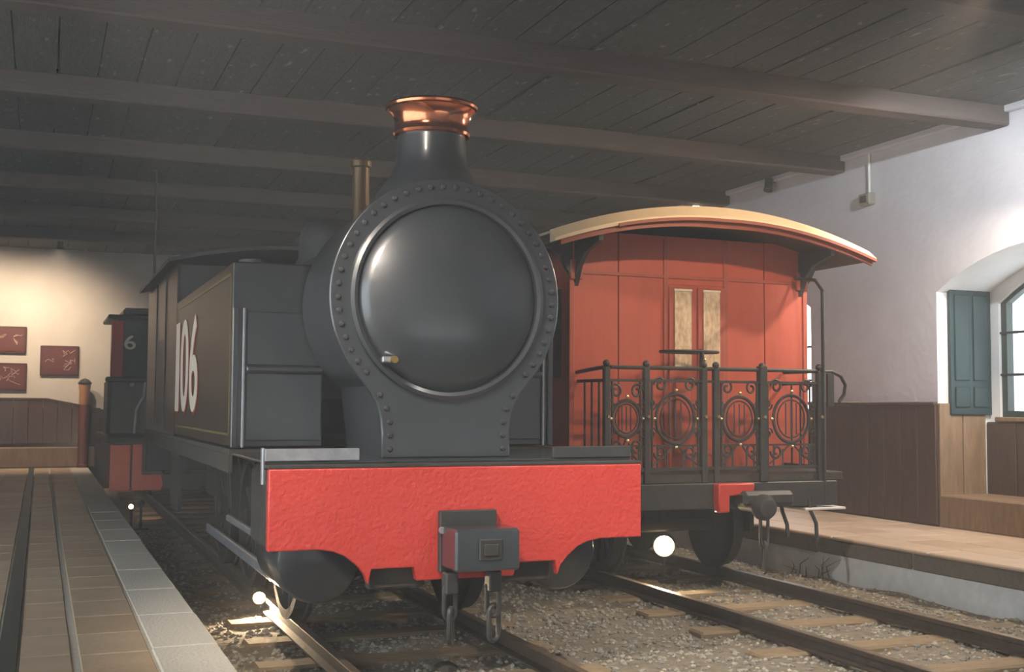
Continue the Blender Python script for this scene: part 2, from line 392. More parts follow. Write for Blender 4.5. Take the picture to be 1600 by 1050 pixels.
# ------------------------------------------------------------------ track bed, ballast, tracks
import mathutils
def bedz(x, y): return BED+.035*(mathutils.noise.noise(Vector((x*1.7,y*1.7,3)))+.5*mathutils.noise.noise(Vector((x*5,y*5,9))))
nx, ny = 96, 200
vs = [(-1.33+(RP+.03+1.33)*i/nx, -6.5+(EW+6.5)*(j/ny)**1.5, 0) for j in range(ny+1) for i in range(nx+1)]
vs = [(x, y, bedz(x,y)) for x,y,_ in vs]
fs = [(j*(nx+1)+i, j*(nx+1)+i+1, (j+1)*(nx+1)+i+1, (j+1)*(nx+1)+i) for j in range(ny) for i in range(nx)]
struct(MB().add(vs,fs).build('floor_track_bed', m_ballast))
rng = random.Random(3)
def stones(n, name, m, smin, smax, dens, label):
    b = MB()
    base = [(0,0,1),(.9,0,.3),(.28,.85,.3),(-.72,.53,.3),(-.72,-.53,.3),(.28,-.85,.3),(.72,.53,-.4),(-.28,.85,-.4),(-.9,0,-.4),(-.28,-.85,-.4),(.72,-.53,-.4)]
    ff = [(0,1,2),(0,2,3),(0,3,4),(0,4,5),(0,5,1),(1,6,2),(2,7,3),(3,8,4),(4,9,5),(5,10,1),(6,7,2),(7,8,3),(8,9,4),(9,10,5),(10,6,1),(6,10,9,8,7)]
    for _ in range(n):
        x = rng.uniform(-1.28,RP-.02); y = -3.5+12*rng.random()**dens
        s = rng.uniform(smin,smax); a = rng.uniform(0,6.28); ca, sa = math.cos(a), math.sin(a)
        sx, sy, sz = s*rng.uniform(.7,1.3), s*rng.uniform(.6,1.1), s*rng.uniform(.45,.8)
        z = bedz(x,y)+sz*.25
        b.add([(x+ca*p[0]*sx*rng.uniform(.8,1.2)-sa*p[1]*sy, y+sa*p[0]*sx+ca*p[1]*sy, z+p[2]*sz) for p in base], ff)
    o = b.build(name, m, smooth=False)
    tag(o, label, 'gravel', kind='stuff')
stones(14000,'ballast_gravel',STONE[0],.009,.024,1.3,'grey brown gravel ballast spread between the rails')
stones(8000,'dark_ballast_gravel',STONE[1],.009,.026,1.3,'dark grey gravel stones mixed through the track ballast')
stones(2600,'pale_ballast_gravel',STONE[2],.008,.02,1.3,'pale buff stone chips scattered over the track ballast')
def track(xc, label):
    t = thing('railway_track', label, 'track', (xc,0,BED), 'narrow gauge tracks in the pit')
    prof = [(-.05,-.1),(.05,-.1),(.05,-.09),(.009,-.078),(.009,-.035),(.027,-.028),(.027,-.004),(-.027,-.004),(-.027,-.028),(-.009,-.035),(-.009,-.078),(-.05,-.09)]
    for s in (-1,1):
        xr = xc+s*.56
        r = MB().prism([(xr+p[0],p[1]) for p in prof],'y',-6.4,EW-.1).build('rail', m_rail, t)
        MB().box(xr-.026,xr+.026,-6.4,EW-.1,-.006,0,.003).build('rail_head', m_railtop, r)
    y = -5.6; sl = [MB().box(-.92,.92,-.1,.1,-.14,0,.015).mesh('sleeper', m_sleeper)]
    while y < EW-.5:
        inst('sleeper', sl[0], t, (xc+rng.uniform(-.03,.03), y+rng.uniform(-.03,.03), -.098+rng.uniform(-.008,.0)), (0,0,rng.uniform(-.02,.02))); y += .72
    return t
track(0, 'narrow gauge track under the black locomotive')
track(2.87, 'narrow gauge track under the red balcony coach')
# ------------------------------------------------------------------ locomotive 106
L = thing('steam_locomotive', 'large black steam tank engine with copper chimney cap and red buffer beam', 'locomotive', (0,0,0))
def arcpts(cx, cz, r, a0, a1, n): return [(cx+r*math.cos(math.radians(a0+(a1-a0)*k/n)), cz+r*math.sin(math.radians(a0+(a1-a0)*k/n))) for k in range(n+1)]
# buffer beam outline, right half mirrored
half = [(0,.474),(.275,.474),(.29,.545),(.52,.545),(.535,.465),(.555,.52),(.6,.57),(.66,.617),(.72,.642),(.80,.655),(1.056,.655),(1.056,1.066)]
out = half+[(-p[0],p[1]) for p in half[::-1] if p[0] > 0]
BB = MB().prism(out,'y',-.03,.03).build('buffer_beam', m_red, L); bv = BB.modifiers.new('b','BEVEL'); bv.width = .006; bv.segments = 2; bv.limit_method = 'ANGLE'
MB().box(-1.06,1.06,-.02,.1,1.066,1.085,.004).build('beam_top_angle', m_iron, L)
MB().box(-1.06,-1.04,.03,.12,.68,1.06).build('beam_end_plate', m_iron, L)
MB().box(1.04,1.06,.03,.12,.68,1.06).build('beam_end_plate', m_iron, L)
for s in (-1,1):
    MB().box(*sorted((s*.21,s*.52)),.035,.10,.43,.56,.01).build('frame_stay', m_under, L)
# coupling
cp = MB().box(-.163,.157,-.075,-.03,.515,.838,.006).build('coupling_plate', m_iron, L)
cb = MB().box(-.155,.2,-.30,-.075,.545,.76,.012).build('buffer_block', m_black, L)
MB().box(-.03,.10,-.312,-.30,.6,.71,.006).build('recess_frame', m_iron, cb)
MB().box(-.005,.075,-.32,-.312,.625,.685,.003).build('hook_slot', m_under, cb)
MB().lathe([(.018,-.02),(.018,0)],(-.16,-.09,.74),'y',10).build('bolt', m_steel, cp)
def chain_link(parent, x, y, z1, z0, w, r, ang=0):
    pts = []
    for k in range(9): a = PI*k/8; pts.append((math.cos(a)*w, 0, z1-w+math.sin(a)*w))
    for k in range(9): a = PI+PI*k/8; pts.append((math.cos(a)*w, 0, z0+w+math.sin(a)*w))
    ca, sa = math.cos(ang), math.sin(ang)
    return MB().tube([(x+p[0]*ca, y+p[0]*sa, p[2]) for p in pts], r, 8, True).build('coupling_link', m_iron, parent)
for x, dz, an in ((-.135,0,.15),(.105,.0,-.5)):
    MB().box(x-.035,x+.035,-.20,-.12,.42,.53,.008).build('link_hanger', m_iron, L)
    MB().box(x-.03,x+.03,-.19,-.13,.50,.53,.008).build('brass_pin', m_brass, L)
    chain_link(L, x, -.16, .47, .29, .032, .013, an)
    chain_link(L, x+.002, -.165, .345, .165+dz, .034, .014, an+.9)
# front footplate
fp = MB().box(-1.055,1.055,.10,1.3,1.085,1.10,.004).build('front_footplate', m_black, L)
MB().box(-1.056,-.56,.09,.115,1.10,1.165,.004).build('footplate_toeboard', m_steel, fp)
MB().box(.56,1.056,.09,.115,1.10,1.165,.004).build('footplate_toeboard', m_iron, fp)
MB().box(-1.07,-1.056,.09,.14,.98,1.17,.004).build('lamp_iron', m_steel, fp)
# smokebox front plate (keyhole), door, drum, saddle
CZ = 2.0
a0 = -40
arc = arcpts(0,CZ,.685,a0,180-a0,60)
side = [(.455,1.475),(.41,1.40),(.388,1.32),(.38,1.24),(.38,1.10)]
poly = [(p[0],p[1]) for p in side[::-1]]+arc+[(-p[0],p[1]) for p in side]
sp = MB().prism(poly,'y',.30,.345).build('smokebox_front', m_black, L); bv = sp.modifiers.new('b','BEVEL'); bv.width = .008; bv.segments = 2; bv.limit_method = 'ANGLE'
BOLT = MB().lathe([(.017,0),(.017,-.010),(.011,-.018),(1e-6,-.02)],(0,0,0),'y',8).mesh('bolt', m_iron)
for k in range(40):
    a = math.radians(-42+264*k/39); inst('bolt', BOLT, sp, (.637*math.cos(a),.30,CZ+.637*math.sin(a)))
for s in (-1,1):
    for z, xx in ((1.45,.395),(1.375,.355),(1.30,.337),(1.225,.335),(1.15,.335)): inst('bolt', BOLT, sp, (s*xx,.30,z))
ring = [(.565,.30),(.575,.27),(.555,.262),(.535,.27),(.53,.30)]
MB().lathe([(r,y) for r,y in ring],(0,0,CZ),'y',64).build('door_ring', m_black, L)
dp = [(1e-6,.168)]+[(.525*math.sin(math.radians(a))/math.sin(math.radians(38)), .168+.112*(1-math.cos(math.radians(a)))/(1-math.cos(math.radians(38)))) for a in range(3,39,3)]+[(.53,.30)]
dr = MB().lathe(dp,(0,0,CZ),'y',72).build('smokebox_door', m_black, L)
dg = MB().box(-.405,-.325,.215,.25,1.625,1.66,.006).build('door_clamp', m_steel, dr)
MB().lathe([(.02,.18),(.02,.216)],(-.345,0,1.642),'y',10).build('clamp_nut', m_brass, dg)
MB().lathe([(.645,.345),(.645,1.2)],(0,0,CZ),'y',64).build('smokebox_drum', m_black, L)
MB().prism([(-.36,1.1),(.36,1.1),(.42,1.6),(-.42,1.6)],'y',.36,1.15).build('smokebox_saddle', m_black, L)
MB().lathe([(.56,1.2),(.56,4.4)],(0,0,CZ),'y',56).build('boiler', m_iron, L)
# chimney
CY = .64
MB().lathe([(.335,2.55),(.33,2.63),(.29,2.69),(.245,2.75),(.218,2.82),(.208,2.9),(.203,3.0)],(0,CY,0),'z',48).build('chimney', m_black, L)
MB().lathe([(.203,2.99),(.225,2.995),(.232,3.01),(.222,3.03),(.221,3.05),(.226,3.09),(.24,3.125),(.262,3.148)],(0,CY,0),'z',64).build('copper_chimney_cap', m_copper, L)['label'] = 'polished copper chimney cap'
MB().lathe([(.262,3.148),(.276,3.155),(.28,3.168),(.268,3.182),(.215,3.19),(.205,3.18),(.2,3.0)],(0,CY,0),'z',64).build('chimney_lip', m_copper, L)
# dome
MB().lathe([(.36,2.40),(.30,2.48),(.262,2.55),(.255,2.70),(.24,2.78),(.19,2.84),(.1,2.87),(1e-6,2.88)],(0,3.2,0),'z',40).build('steam_dome', m_iron, L)
MB().lathe([(.12,2.5),(.09,2.58),(.062,2.64),(.06,3.12),(.075,3.13),(.075,3.17),(.04,3.2),(1e-6,3.21)],(0,2.3,0),'z',24).build('safety_valve', m_valve, L)
# side tanks, cab
TF, TB, TT, TX = 1.25, 4.4, 2.265, 1.06
for s in (-1,1):
    x0, x1 = sorted((s*.5, s*TX))
    tk = MB().box(x0,x1,TF,TB,1.13,TT,.012).build('side_tank', m_tank if s < 0 else m_iron, L)
    # front plate: corner angles, two sunk panels and a ledge
    MB().box(x0+.004,x1-.004,TF-.006,TF,1.14,TT-.01).build('tank_front_plate', m_black, tk)
    xo = s*TX
    a, b = sorted((xo, xo-s*.035)); MB().box(a,b,TF-.03,TF,1.13,1.98,.004).build('corner_angle', m_black, tk)
    a, b = sorted((xo-s*.06, xo-s*.075)); MB().box(a,b,TF-.03,TF-.006,1.13,1.98,.003).build('edge_bead', m_steel, tk)
    a, b = sorted((xo-s*.085, s*.51))
    MB().box(a,b,TF-.02,TF-.006,1.63,1.96,.006).build('front_panel', m_black, tk)
    MB().box(a,b,TF-.02,TF-.006,1.17,1.585,.006).build('front_panel', m_black, tk)
    MB().box(a,b,TF-.05,TF-.006,1.592,1.622,.006).build('front_ledge', m_black, tk)
    # ochre lining and rivet strip on the tank side
    for (yA,yB,zA,zB) in ((TF+.06,TF+.085,1.2,2.2),(TB-.1,TB-.075,1.2,2.2),(TF+.06,TB-.075,2.185,2.2),(TF+.06,TB-.075,1.2,1.215)):
        a, b = sorted((xo, xo+s*.003)); MB().box(a,b,yA,yB,zA,zB).build('lining', m_lining, tk)
    MB().lathe([(.1,TT),(.1,TT+.07),(.115,TT+.075),(.115,TT+.1),(1e-6,TT+.11)],(s*.8,2.0,0),'z',24).build('tank_filler', m_iron, tk)
    # running board and valance under the tanks
    a, b = sorted((s*.45, s*1.07)); rb = MB().box(a,b,1.25,7.35,1.085,1.12,.004).build('running_board', m_under, L)
    a, b = sorted((s*1.045, s*1.07)); MB().box(a,b,1.25,7.35,.98,1.085).build('valance', m_under, rb)
    # inside frame plate
    a, b = sorted((s*.38, s*.41)); MB().box(a,b,.05,7.3,.42,1.085).build('frame_plate', m_under, L)
    # cylinder and its cover
    cy = MB().lathe([(.0001,.30),(.16,.31),(.215,.33),(.23,.36),(.23,.95),(.215,.98),(.0001,.99)],(s*.715,0,.55),'y',40).build('cylinder', m_black, L)
    a, b = sorted((s*.5, s*.98)); MB().box(a,b,.34,.97,.6,1.05,.03).build('steam_chest', m_black, cy)
# number on the tank side facing the left platform: reads from rear to front
tank_l = [o for o in L.children if o.name.startswith('side_tank')][0]
def digit(ch, yc, wid, hgt, zc):
    for m, dx, dy, dz, nm in ((m_numred,.002,-.035,-.02,'number_shadow'),(m_white,.005,0,0,'number')):
        me = text_mesh(ch, 1.0, .002, m, nm)
        xs = [v.co.x for v in me.vertices]; ys = [v.co.y for v in me.vertices]
        cx, cyy, sx, sy = (min(xs)+max(xs))/2, (min(ys)+max(ys))/2, wid/(max(xs)-min(xs)), hgt/(max(ys)-min(ys))
        for v in me.vertices:
            u, w, e = (v.co.x-cx)*sx, (v.co.y-cyy)*sy, v.co.z
            v.co = (-TX-dx-e, yc+dy-u, zc+dz+w)
        o = bpy.data.objects.new(nm, me); C.objects.link(o); put(o, tank_l)
digit('1', 4.22, .26, .74, 1.70); digit('0', 3.72, .52, .74, 1.70); digit('6', 3.12, .5, .74, 1.70)
# cab and bunker
cab = MB().box(-1.04,1.04,4.42,4.47,1.13,2.6,.006).build('cab_front', m_iron, L)
for s in (-1,1):
    a, b = sorted((s*1.06, s*1.03))
    MB().prism([(4.42,1.12),(7.3,1.12),(7.3,2.6),(4.42,2.6)],'x',a,b).build('cab_side', m_tank if s < 0 else m_iron, L)
    for yy in (5.3,6.2): MB().box(*sorted((s*1.06,s*1.072)),yy,yy+.04,1.15,2.58,.003).build('cab_pillar', m_iron, L)
    MB().box(*sorted((s*1.06,s*1.066)),5.38,6.16,1.18,2.0,.003).build('cab_door', m_iron, L)
    MB().lathe([(.16,-.02),(.16,.0)],(s*.6,4.42,2.35),'y',24).build('cab_window', m_coachglass, cab)
    MB().lathe([(.185,-.02),(.185,.0)],(s*.6,4.425,2.35),'y',24).build('window_rim', m_brass, cab)
MB().box(-1.04,1.04,7.25,7.3,1.12,2.6,.006).build('cab_back', m_iron, L)
rp = [(-1.15+2.3*k/16, 2.60+.16*(1-((k-8)/8)**2)) for k in range(17)]
MB().prism(rp+[(x,z+.035) for x,z in rp[::-1]],'y',4.3,7.43).build('cab_roof', m_iron, L)
MB().box(-1.05,1.05,7.28,7.36,.66,1.06,.006).build('rear_buffer_beam', m_under, L)
# wheels
def wheel_mesh(r, name, spokes, m, w=.11):
    b = MB(); b.lathe([(r+.025,-.02),(r+.025,.005),(r,.012),(r,w-.02),(r-.06,w-.02),(r-.06,-.02),(r+.025,-.02)],(0,0,0),'x',36)
    b.lathe([(.09,-.03),(.09,w+.01)],(0,0,0),'x',16)
    for k in range(spokes):
        a = 2*PI*k/spokes; b.tube([(.04,.08*math.cos(a),.08*math.sin(a)),(.04,(r-.05)*math.cos(a),(r-.05)*math.sin(a))],.022,6)
    return b.mesh(name, m)
WM = wheel_mesh(.5,'driving_wheel',12,m_under)
for s in (-1,1):
    for y in (1.75,3.15,4.55):
        w = inst('driving_wheel', WM, L, (s*.53,y,.502), (0,0,0 if s > 0 else PI))
        MB().lathe([(.04,s*.64),(.04,s*.78)],(0,y,.30),'x',12).build('crank_pin', m_steel, w)
    a, b = sorted((s*.70, s*.74)); MB().box(a,b,1.6,4.7,.26,.34,.01).build('coupling_rod', m_steel, L)
    a, b = sorted((s*.75, s*.79)); MB().box(a,b,.95,3.2,.5,.55,.01).build('piston_rod', m_steel, L)
    MB().prism([(5.2,1.09),(5.9,1.09),(5.9,.4),(5.2,.4)],'x',*sorted((s*.9,s*.93))).build('step_plate', m_under, L)
for y in (1.75,3.15,4.55): MB().lathe([(.06,-.5),(.06,.5)],(0,y,.5),'x',14).build('axle', m_under, L)
# ------------------------------------------------------------------ balcony coach
CX = 2.87
K = thing('balcony_coach', 'vermilion wooden railway coach with cream arched roof and iron balcony', 'railway coach', (CX,0,0))
WY, FY = 2.45, 1.95
FLZ = .87
# end wall boards and mouldings
ewk = MB().box(CX-1.1,CX+1.13,WY+.02,WY+.06,FLZ,2.80).build('end_wall', m_groove, K)
seam = [-1.1,-.68,-.245]
for (a,b) in ((-1.1,-.68),(-.68,-.245),(.33,.72),(.72,1.13)):
    MB().box(CX+a+.004,CX+b-.004,WY,WY+.02,FLZ,2.46,.004).build('panel', m_coach, ewk)
    MB().box(CX+a+.004,CX+b-.004,WY,WY+.02,2.468,2.80,.004).build('panel', m_coach, ewk)
for a in (-1.1,-.245,.33,1.13):
    MB().box(CX+a-.022,CX+a+.022,WY-.012,WY+.004,FLZ,2.78,.004).build('moulding', m_coachframe, ewk)
MB().box(CX-.245,CX+.33,WY,WY+.02,2.40,2.80,.004).build('panel', m_coach, ewk)
MB().box(CX-1.1,CX+1.13,WY-.01,WY+.004,2.45,2.478,.003).build('moulding', m_coachframe, ewk)
# double door with etched panes
dd = MB().box(CX-.245,CX+.33,WY-.004,WY+.02,FLZ,2.40,.004).build('end_door', m_coach, K)
for (a,b) in ((-.225,.035),(.05,.31)):
    lf = MB().box(CX+a,CX+b,WY-.022,WY-.004,FLZ+.02,2.385,.006).build('door_leaf', m_coachframe, dd)
    MB().box(CX+a+.05,CX+b-.05,WY-.03,WY-.022,1.72,2.345,.002).build('door_pane', m_etch, lf)['label'] = 'etched pale glass pane'
    MB().box(CX+a+.045,CX+b-.045,WY-.036,WY-.022,2.345,2.365,.003).build('pane_head_strip', m_white, lf)
    MB().box(CX+a+.05,CX+b-.05,WY-.03,WY-.022,1.0,1.62,.008).build('lower_panel', m_coach, lf)
MB().ball((CX+.09,WY-.05,1.78),.018).build('door_knob', m_brass, dd)
# side walls with windows
for s, X in ((-1,CX-1.1),(1,CX+1.13)):
    a, b = sorted((X, X-s*.05))
    sw = MB().box(a,b,WY+.03,11.0,FLZ,1.62).build('side_wall', m_coach, K)
    MB().box(a,b,WY+.03,11.0,2.35,2.72).build('upper_side', m_coach, sw)
    y = WY+.03
    while y < 10.9:
        MB().box(a,b,y,y+.16,1.62,2.35).build('window_post', m_coach, sw)
        MB().box(a+.018,b-.018,y+.16,min(y+.86,11.0),1.62,2.35).build('side_window', m_coachglass, sw); y += .86
MB().box(CX-1.1,CX+1.13,10.95,11.0,FLZ,2.72).build('rear_wall', m_coach, K)
# floor, headstock
MB().box(CX-1.1,CX+1.13,FY+.0,11.0,.80,.87,.006).build('coach_floor', m_under, K)
hs = MB().box(CX-1.05,CX+1.05,FY-.03,FY+.06,.60,.80,.008).build('headstock', m_iron, K)
rc = MB().prism([(-.13+CX,.80),(CX+.20,.80),(CX+.19,.72),(CX-.03,.70),(CX-.03,.575),(CX-.12,.575),(CX-.13,.66)],'y',FY-.12,FY-.03).build('coupler_horn', m_red2, hs)
bv = rc.modifiers.new('b','BEVEL'); bv.width = .012; bv.segments = 2; bv.limit_method = 'ANGLE'
bb = MB().lathe([(.055,-.36),(.075,-.35),(.1,-.3),(.1,-.27),(.05,-.25),(.05,0)],(CX+.13,FY-.05,.63),'y',20).build('buffer', m_iron, K)
MB().box(CX+.05,CX+.52,FY-.2,FY-.04,.62,.74,.03).build('drawgear_box', m_iron, K)
chain_link(K, CX+.28, FY-.12, .62, .30, .045, .014, .3)
chain_link(K, CX+.28, FY-.12, .34, .10, .02, .013, 1.4)
for (x,zb,bend) in ((.50,.36,.05),(.77,.32,.06)):
    MB().tube([(CX+x,FY-.02,.66),(CX+x+.015,FY-.03,.56),(CX+x+bend,FY-.04,.46),(CX+x+bend,FY-.05,zb)],.016).build('step_hanger', m_iron, K)
MB().box(CX+.72,CX+1.12,FY-.05,FY+.25,.565,.585,.004).build('step_board', m_conduit, K)
# roof: arched, overhanging, with cream fascia and red moulding
def rz(u): return 2.985-.125*u*u
N = 28; HW = 1.48
us = [-HW+2*HW*k/N for k in range(N+1)]
def band(o0, o1, y0, y1, name, m, parent, ua=-HW, ub=HW):
    uu = [ua+(ub-ua)*k/N for k in range(N+1)]
    poly = [(CX+u, rz(u)+(o0(u) if callable(o0) else o0)) for u in uu]+[(CX+u, rz(u)+(o1(u) if callable(o1) else o1)) for u in uu[::-1]]
    return MB().prism(poly,'y',y0,y1).build(name, m, parent)
rf = band(-.10,-.02,FY+.075,11.4,'roof_deck',m_ceilin,K,-HW+.03,HW-.03)
band(-.02,0.0,FY+.068,11.42,'roof_canvas',m_rooftop,rf,-HW-.01,HW+.01)
fb = MB(); lo = [(CX+u, FY-.03, rz(u)-.125+.035*abs(u/HW)) for u in us]; mi = [(CX+u, FY-.025, rz(u)-.085+.02*abs(u/HW)) for u in us]; hi = [(CX+u, FY+.07, rz(u)+.006) for u in us]; bk = [(CX+u, FY+.07, rz(u)-.125+.035*abs(u/HW)) for u in us]
n = len(us); fb.add(lo+mi+hi+bk, [(r*n+k, r*n+k+1, ((r+1)%4)*n+k+1, ((r+1)%4)*n+k) for r in range(4) for k in range(n-1)]+[(0,n,2*n,3*n),(n-1,2*n-1,3*n-1,4*n-1)])
fb.build('roof_fascia', m_roof, K)
band(lambda u:-.175+.045*abs(u/HW),lambda u:-.115+.03*abs(u/HW),FY+.0,FY+.03,'roof_moulding',m_roofred,K,-HW+.06,HW-.02)
band(lambda u:-.13+.03*abs(u/HW),lambda u:-.105+.03*abs(u/HW),FY-.042,FY+.0,'fascia_bead',m_roofred,K,-.95,HW-.01)
for s in (-1,1):
    X = CX+(1.13 if s > 0 else -1.1)
    # curved bracket under each eave
    pl = [(X,2.42),(X,2.72),(X+s*.3,2.72),(X+s*.27,2.67),(X+s*.17,2.63),(X+s*.1,2.58),(X+s*.06,2.50)]
    MB().prism(pl,'y',WY-.02,WY+.03).build('eave_bracket', m_iron, K)
    MB().box(*sorted((X-s*.09,X+s*.02)),WY-.03,WY,2.40,2.56,.008).build('corbel', m_coachframe, K)
    # bracket running forward from wall to roof front
    MB().prism([(WY,2.35),(WY,2.72),(FY+.05,2.72),(FY+.05,2.66),(WY-.2,2.6),(WY-.08,2.5)],'x',*sorted((X-s*.06,X-s*.02))).build('canopy_bracket', m_iron, K)
# balcony railing
RLX, RRX, RTOP = CX-1.04, CX+.90, 1.69
rl = MB().tube([(RLX-.02,WY-.02,RTOP-.03),(RLX,FY+.25,RTOP-.01),(RLX,FY+.04,RTOP),(RLX+.04,FY,RTOP),(RRX,FY,RTOP)],.016).build('top_rail', m_iron, K)
MB().box(RLX,RRX,FY-.012,FY+.012,RTOP-.11,RTOP-.09).build('upper_rail', m_iron, K)
MB().box(RLX,RRX,FY-.014,FY+.014,.90,.925).build('lower_rail', m_iron, K)
posts = [RLX,CX-.70,CX-.19,CX-.08,CX+.35,RRX]
for i, X in enumerate(posts):
    w = .024 if i not in (4,) else .034
    p = MB().box(X-w,X+w,FY-w,FY+w,.80,RTOP+(.0 if i != 4 else .03),.006).build('baluster_post', m_iron, K)
    MB().ball((X,FY,RTOP+.03),.028).build('finial', m_iron, p)
    MB().lathe([(.012,-.05),(.016,-.04),(.012,-.03)],(X,FY,1.315),'y',10).build('rosette', m_cream, p)
def scroll(cx, cz, r0, r1, a0, turns, n=18):
    return [(cx+(r0+(r1-r0)*k/n)*math.cos(a0+turns*2*PI*k/n), FY, cz+(r0+(r1-r0)*k/n)*math.sin(a0+turns*2*PI*k/n)) for k in range(n+1)]
def panel(xa, xb):
    pc, hw = (xa+xb)/2, (xb-xa)/2
    r = min(.17, hw*.72)
    MB().tube([(pc+r*math.cos(2*PI*k/28),FY,1.30+r*1.12*math.sin(2*PI*k/28)) for k in range(28)],.014,6,True).build('ring', m_iron, K)
    MB().tube([(pc+r*.78*math.cos(2*PI*k/28),FY,1.30+r*.9*math.sin(2*PI*k/28)) for k in range(28)],.007,6,True).build('inner_ring', m_iron, K)
    b = MB()
    for k in (-1,0,1): b.tube([(pc+k*r*.3,FY,1.30-r*.75),(pc+k*r*.3,FY,1.30+r*.75)],.006,5)
    b.build('ring_bars', m_iron, K)
    for sx in (-1,1):
        for (zc, sz) in ((1.30+r*1.12+.07,1),(1.30-r*1.12-.07,-1)):
            pts = scroll(0,0,.062,.015,0,1.3)
            MB().tube([(pc+sx*(hw*.52+p[0]*.9),FY,zc+sz*p[2]) for p in pts],.010,5).build('scroll', m_iron, K)
        MB().tube([(pc+sx*(hw-.05),FY,.925),(pc+sx*(hw-.05),FY,RTOP-.1)],.010,6).build('spindle', m_iron, K)
        MB().tube([(pc+sx*hw*.75,FY,.925+.02),(pc+sx*hw*.35,FY,1.02),(pc,FY,1.30-r*1.12)],.008,5).build('stem', m_iron, K)
        MB().ball((pc+sx*r*1.12,FY-.01,1.30),.014,8).build('rosette', m_cream, K)
    for sx in (-1,1):
        for sz in (-1,1):
            pts = scroll(0,0,.05,.012,PI,1.2)
            MB().tube([(pc+sx*(hw*.78+p[0]*.7),FY,1.30+sz*(.115+p[2])) for p in pts],.008,5).build('scroll', m_iron, K)
        MB().tube([(pc+sx*hw*.3,FY,.925),(pc+sx*hw*.3,FY,1.06)],.008,5).build('spindle', m_iron, K)
        MB().tube([(pc+sx*hw*.62,FY,.925),(pc+sx*hw*.62,FY,1.10)],.008,5).build('spindle', m_iron, K)
    MB().box(pc-hw*.8,pc+hw*.8,FY-.008,FY+.008,1.085,1.10).build('cross_bar', m_iron, K)
    for z in (1.30+r*1.12+.03,1.30-r*1.12-.03): MB().ball((pc,FY-.012,z),.015,8).build('rosette', m_cream, K)
for i in (0,1,3,4): panel(posts[i],posts[i+1])
# side returns of the railing
for X in (RLX,RRX):
    for z in (RTOP-.1,.91): MB().box(X-.01,X+.01,FY,WY,z-.012,z+.012).build('side_rail', m_iron, K)
    for k in (1,2,3): MB().tube([(X,FY+k*.125,.9),(X,FY+k*.125,RTOP-.1)],.009,6).build('spindle', m_iron, K)
MB().tube([(RRX,WY-.02,RTOP),(RRX,FY,RTOP)],.016).build('top_rail', m_iron, K)
# tall corner grab post and curled handrail at the platform side
MB().tube([(CX+.93,FY-.02,.62),(CX+.93,FY-.02,2.35),(CX+.95,FY+.1,2.45),(CX+1.0,WY-.05,2.5)],.016).build('grab_post', m_iron, K)
MB().tube([(RRX,FY,RTOP),(RRX+.13,FY,RTOP),(RRX+.22,FY,RTOP-.04),(RRX+.265,FY,RTOP-.11),(RRX+.25,FY,RTOP-.19),(RRX+.2,FY,RTOP-.25)],.016).build('curled_handrail', m_iron, K)
MB().box(RRX+.08,RRX+.14,FY-.014,FY+.014,1.4,RTOP-.02).build('handrail_bracket', m_iron, K)
# hand brake column with its wheel
br = MB().tube([(CX-.135,FY+.12,.87),(CX-.135,FY+.12,1.85)],.02).build('brake_column', m_iron, K)
MB().tube([(CX-.2+.25*math.cos(2*PI*k/28),FY+.2+.16*math.sin(2*PI*k/28),1.83) for k in range(28)],.012,6,True).build('brake_wheel', m_iron, br)
MB().tube([(CX-.45,FY+.2,1.83),(CX+.05,FY+.2,1.83)],.011,6).build('brake_wheel_spoke', m_iron, br)
MB().tube([(CX-.2,FY+.04,1.83),(CX-.2,FY+.36,1.83)],.011,6).build('brake_wheel_spoke', m_iron, br)
# bogie frames and wheels
WC = wheel_mesh(.36,'coach_wheel',10,m_under)
for y in (3.0,4.3,8.6,9.9):
    for s in (-1,1): inst('coach_wheel', WC, K, (CX+s*.53,y,.362), (0,0,0 if s > 0 else PI))
    MB().lathe([(.05,-.5),(.05,.5)],(CX,y,.36),'x',12).build('axle', m_under, K)
for s in (-1,1):
    a, b = sorted((CX+s*.66, CX+s*.70)); 
    for y0 in (2.6,8.2): MB().prism([(y0,.5),(y0+2.1,.5),(y0+2.1,.34),(y0+1.5,.24),(y0+.6,.24),(y0,.34)],'x',a,b).build('bogie_frame', m_under, K)
    a, b = sorted((CX+s*.85, CX+s*.91)); MB().box(a,b,FY+.06,10.9,.58,.80).build('sole_bar', m_under, K)
# ------------------------------------------------------------------ second engine at the far end of the left track
Q = thing('shunting_engine', 'small dark engine with split red front plate and white number 6', 'locomotive', (0,12,0))
y = 12.0
pl = MB().box(-1.17,-.885,y-.02,y+.03,.12,.785,.006).build('front_plate', m_red2, Q)
MB().prism([(-.855,.12),(-.45,.12),(-.42,.2),(-.45,.34),(-.725,.34),(-.725,.785),(-.855,.785)],'y',y-.02,y+.03).build('front_plate', m_red2, Q)
MB().prism([(.855,.12),(.45,.12),(.42,.2),(.45,.34),(.725,.34),(.725,.785),(.855,.785)],'y',y-.02,y+.03).build('front_plate', m_red2, Q)
MB().box(.885,1.17,y-.02,y+.03,.12,.785,.006).build('front_plate', m_red2, Q)
MB().box(-1.12,1.12,y+.03,y+.12,.15,.83,.01).build('buffer_beam', m_iron, Q)
MB().box(-.45,.45,y-.2,y+.03,.36,.72,.03).build('buffer_block', m_iron, Q)
MB().box(-1.2,1.2,y+.1,15.6,.80,.9,.01).build('footplate', m_under, Q)
MB().box(-1.22,1.22,y+.1,y+1.2,.9,1.75,.05).build('tank', m_iron, Q)
MB().box(-1.25,1.25,y+.05,y+.25,1.70,1.78,.02).build('tank_cornice', m_iron, Q)
cb2 = MB().box(-1.06,1.06,y+.55,y+1.9,1.75,2.70,.02).build('cab', m_iron, Q)
MB().box(-1.10,-1.06,y+.56,y+1.9,1.75,2.66,.01).build('cab_side', m_red2, cb2)
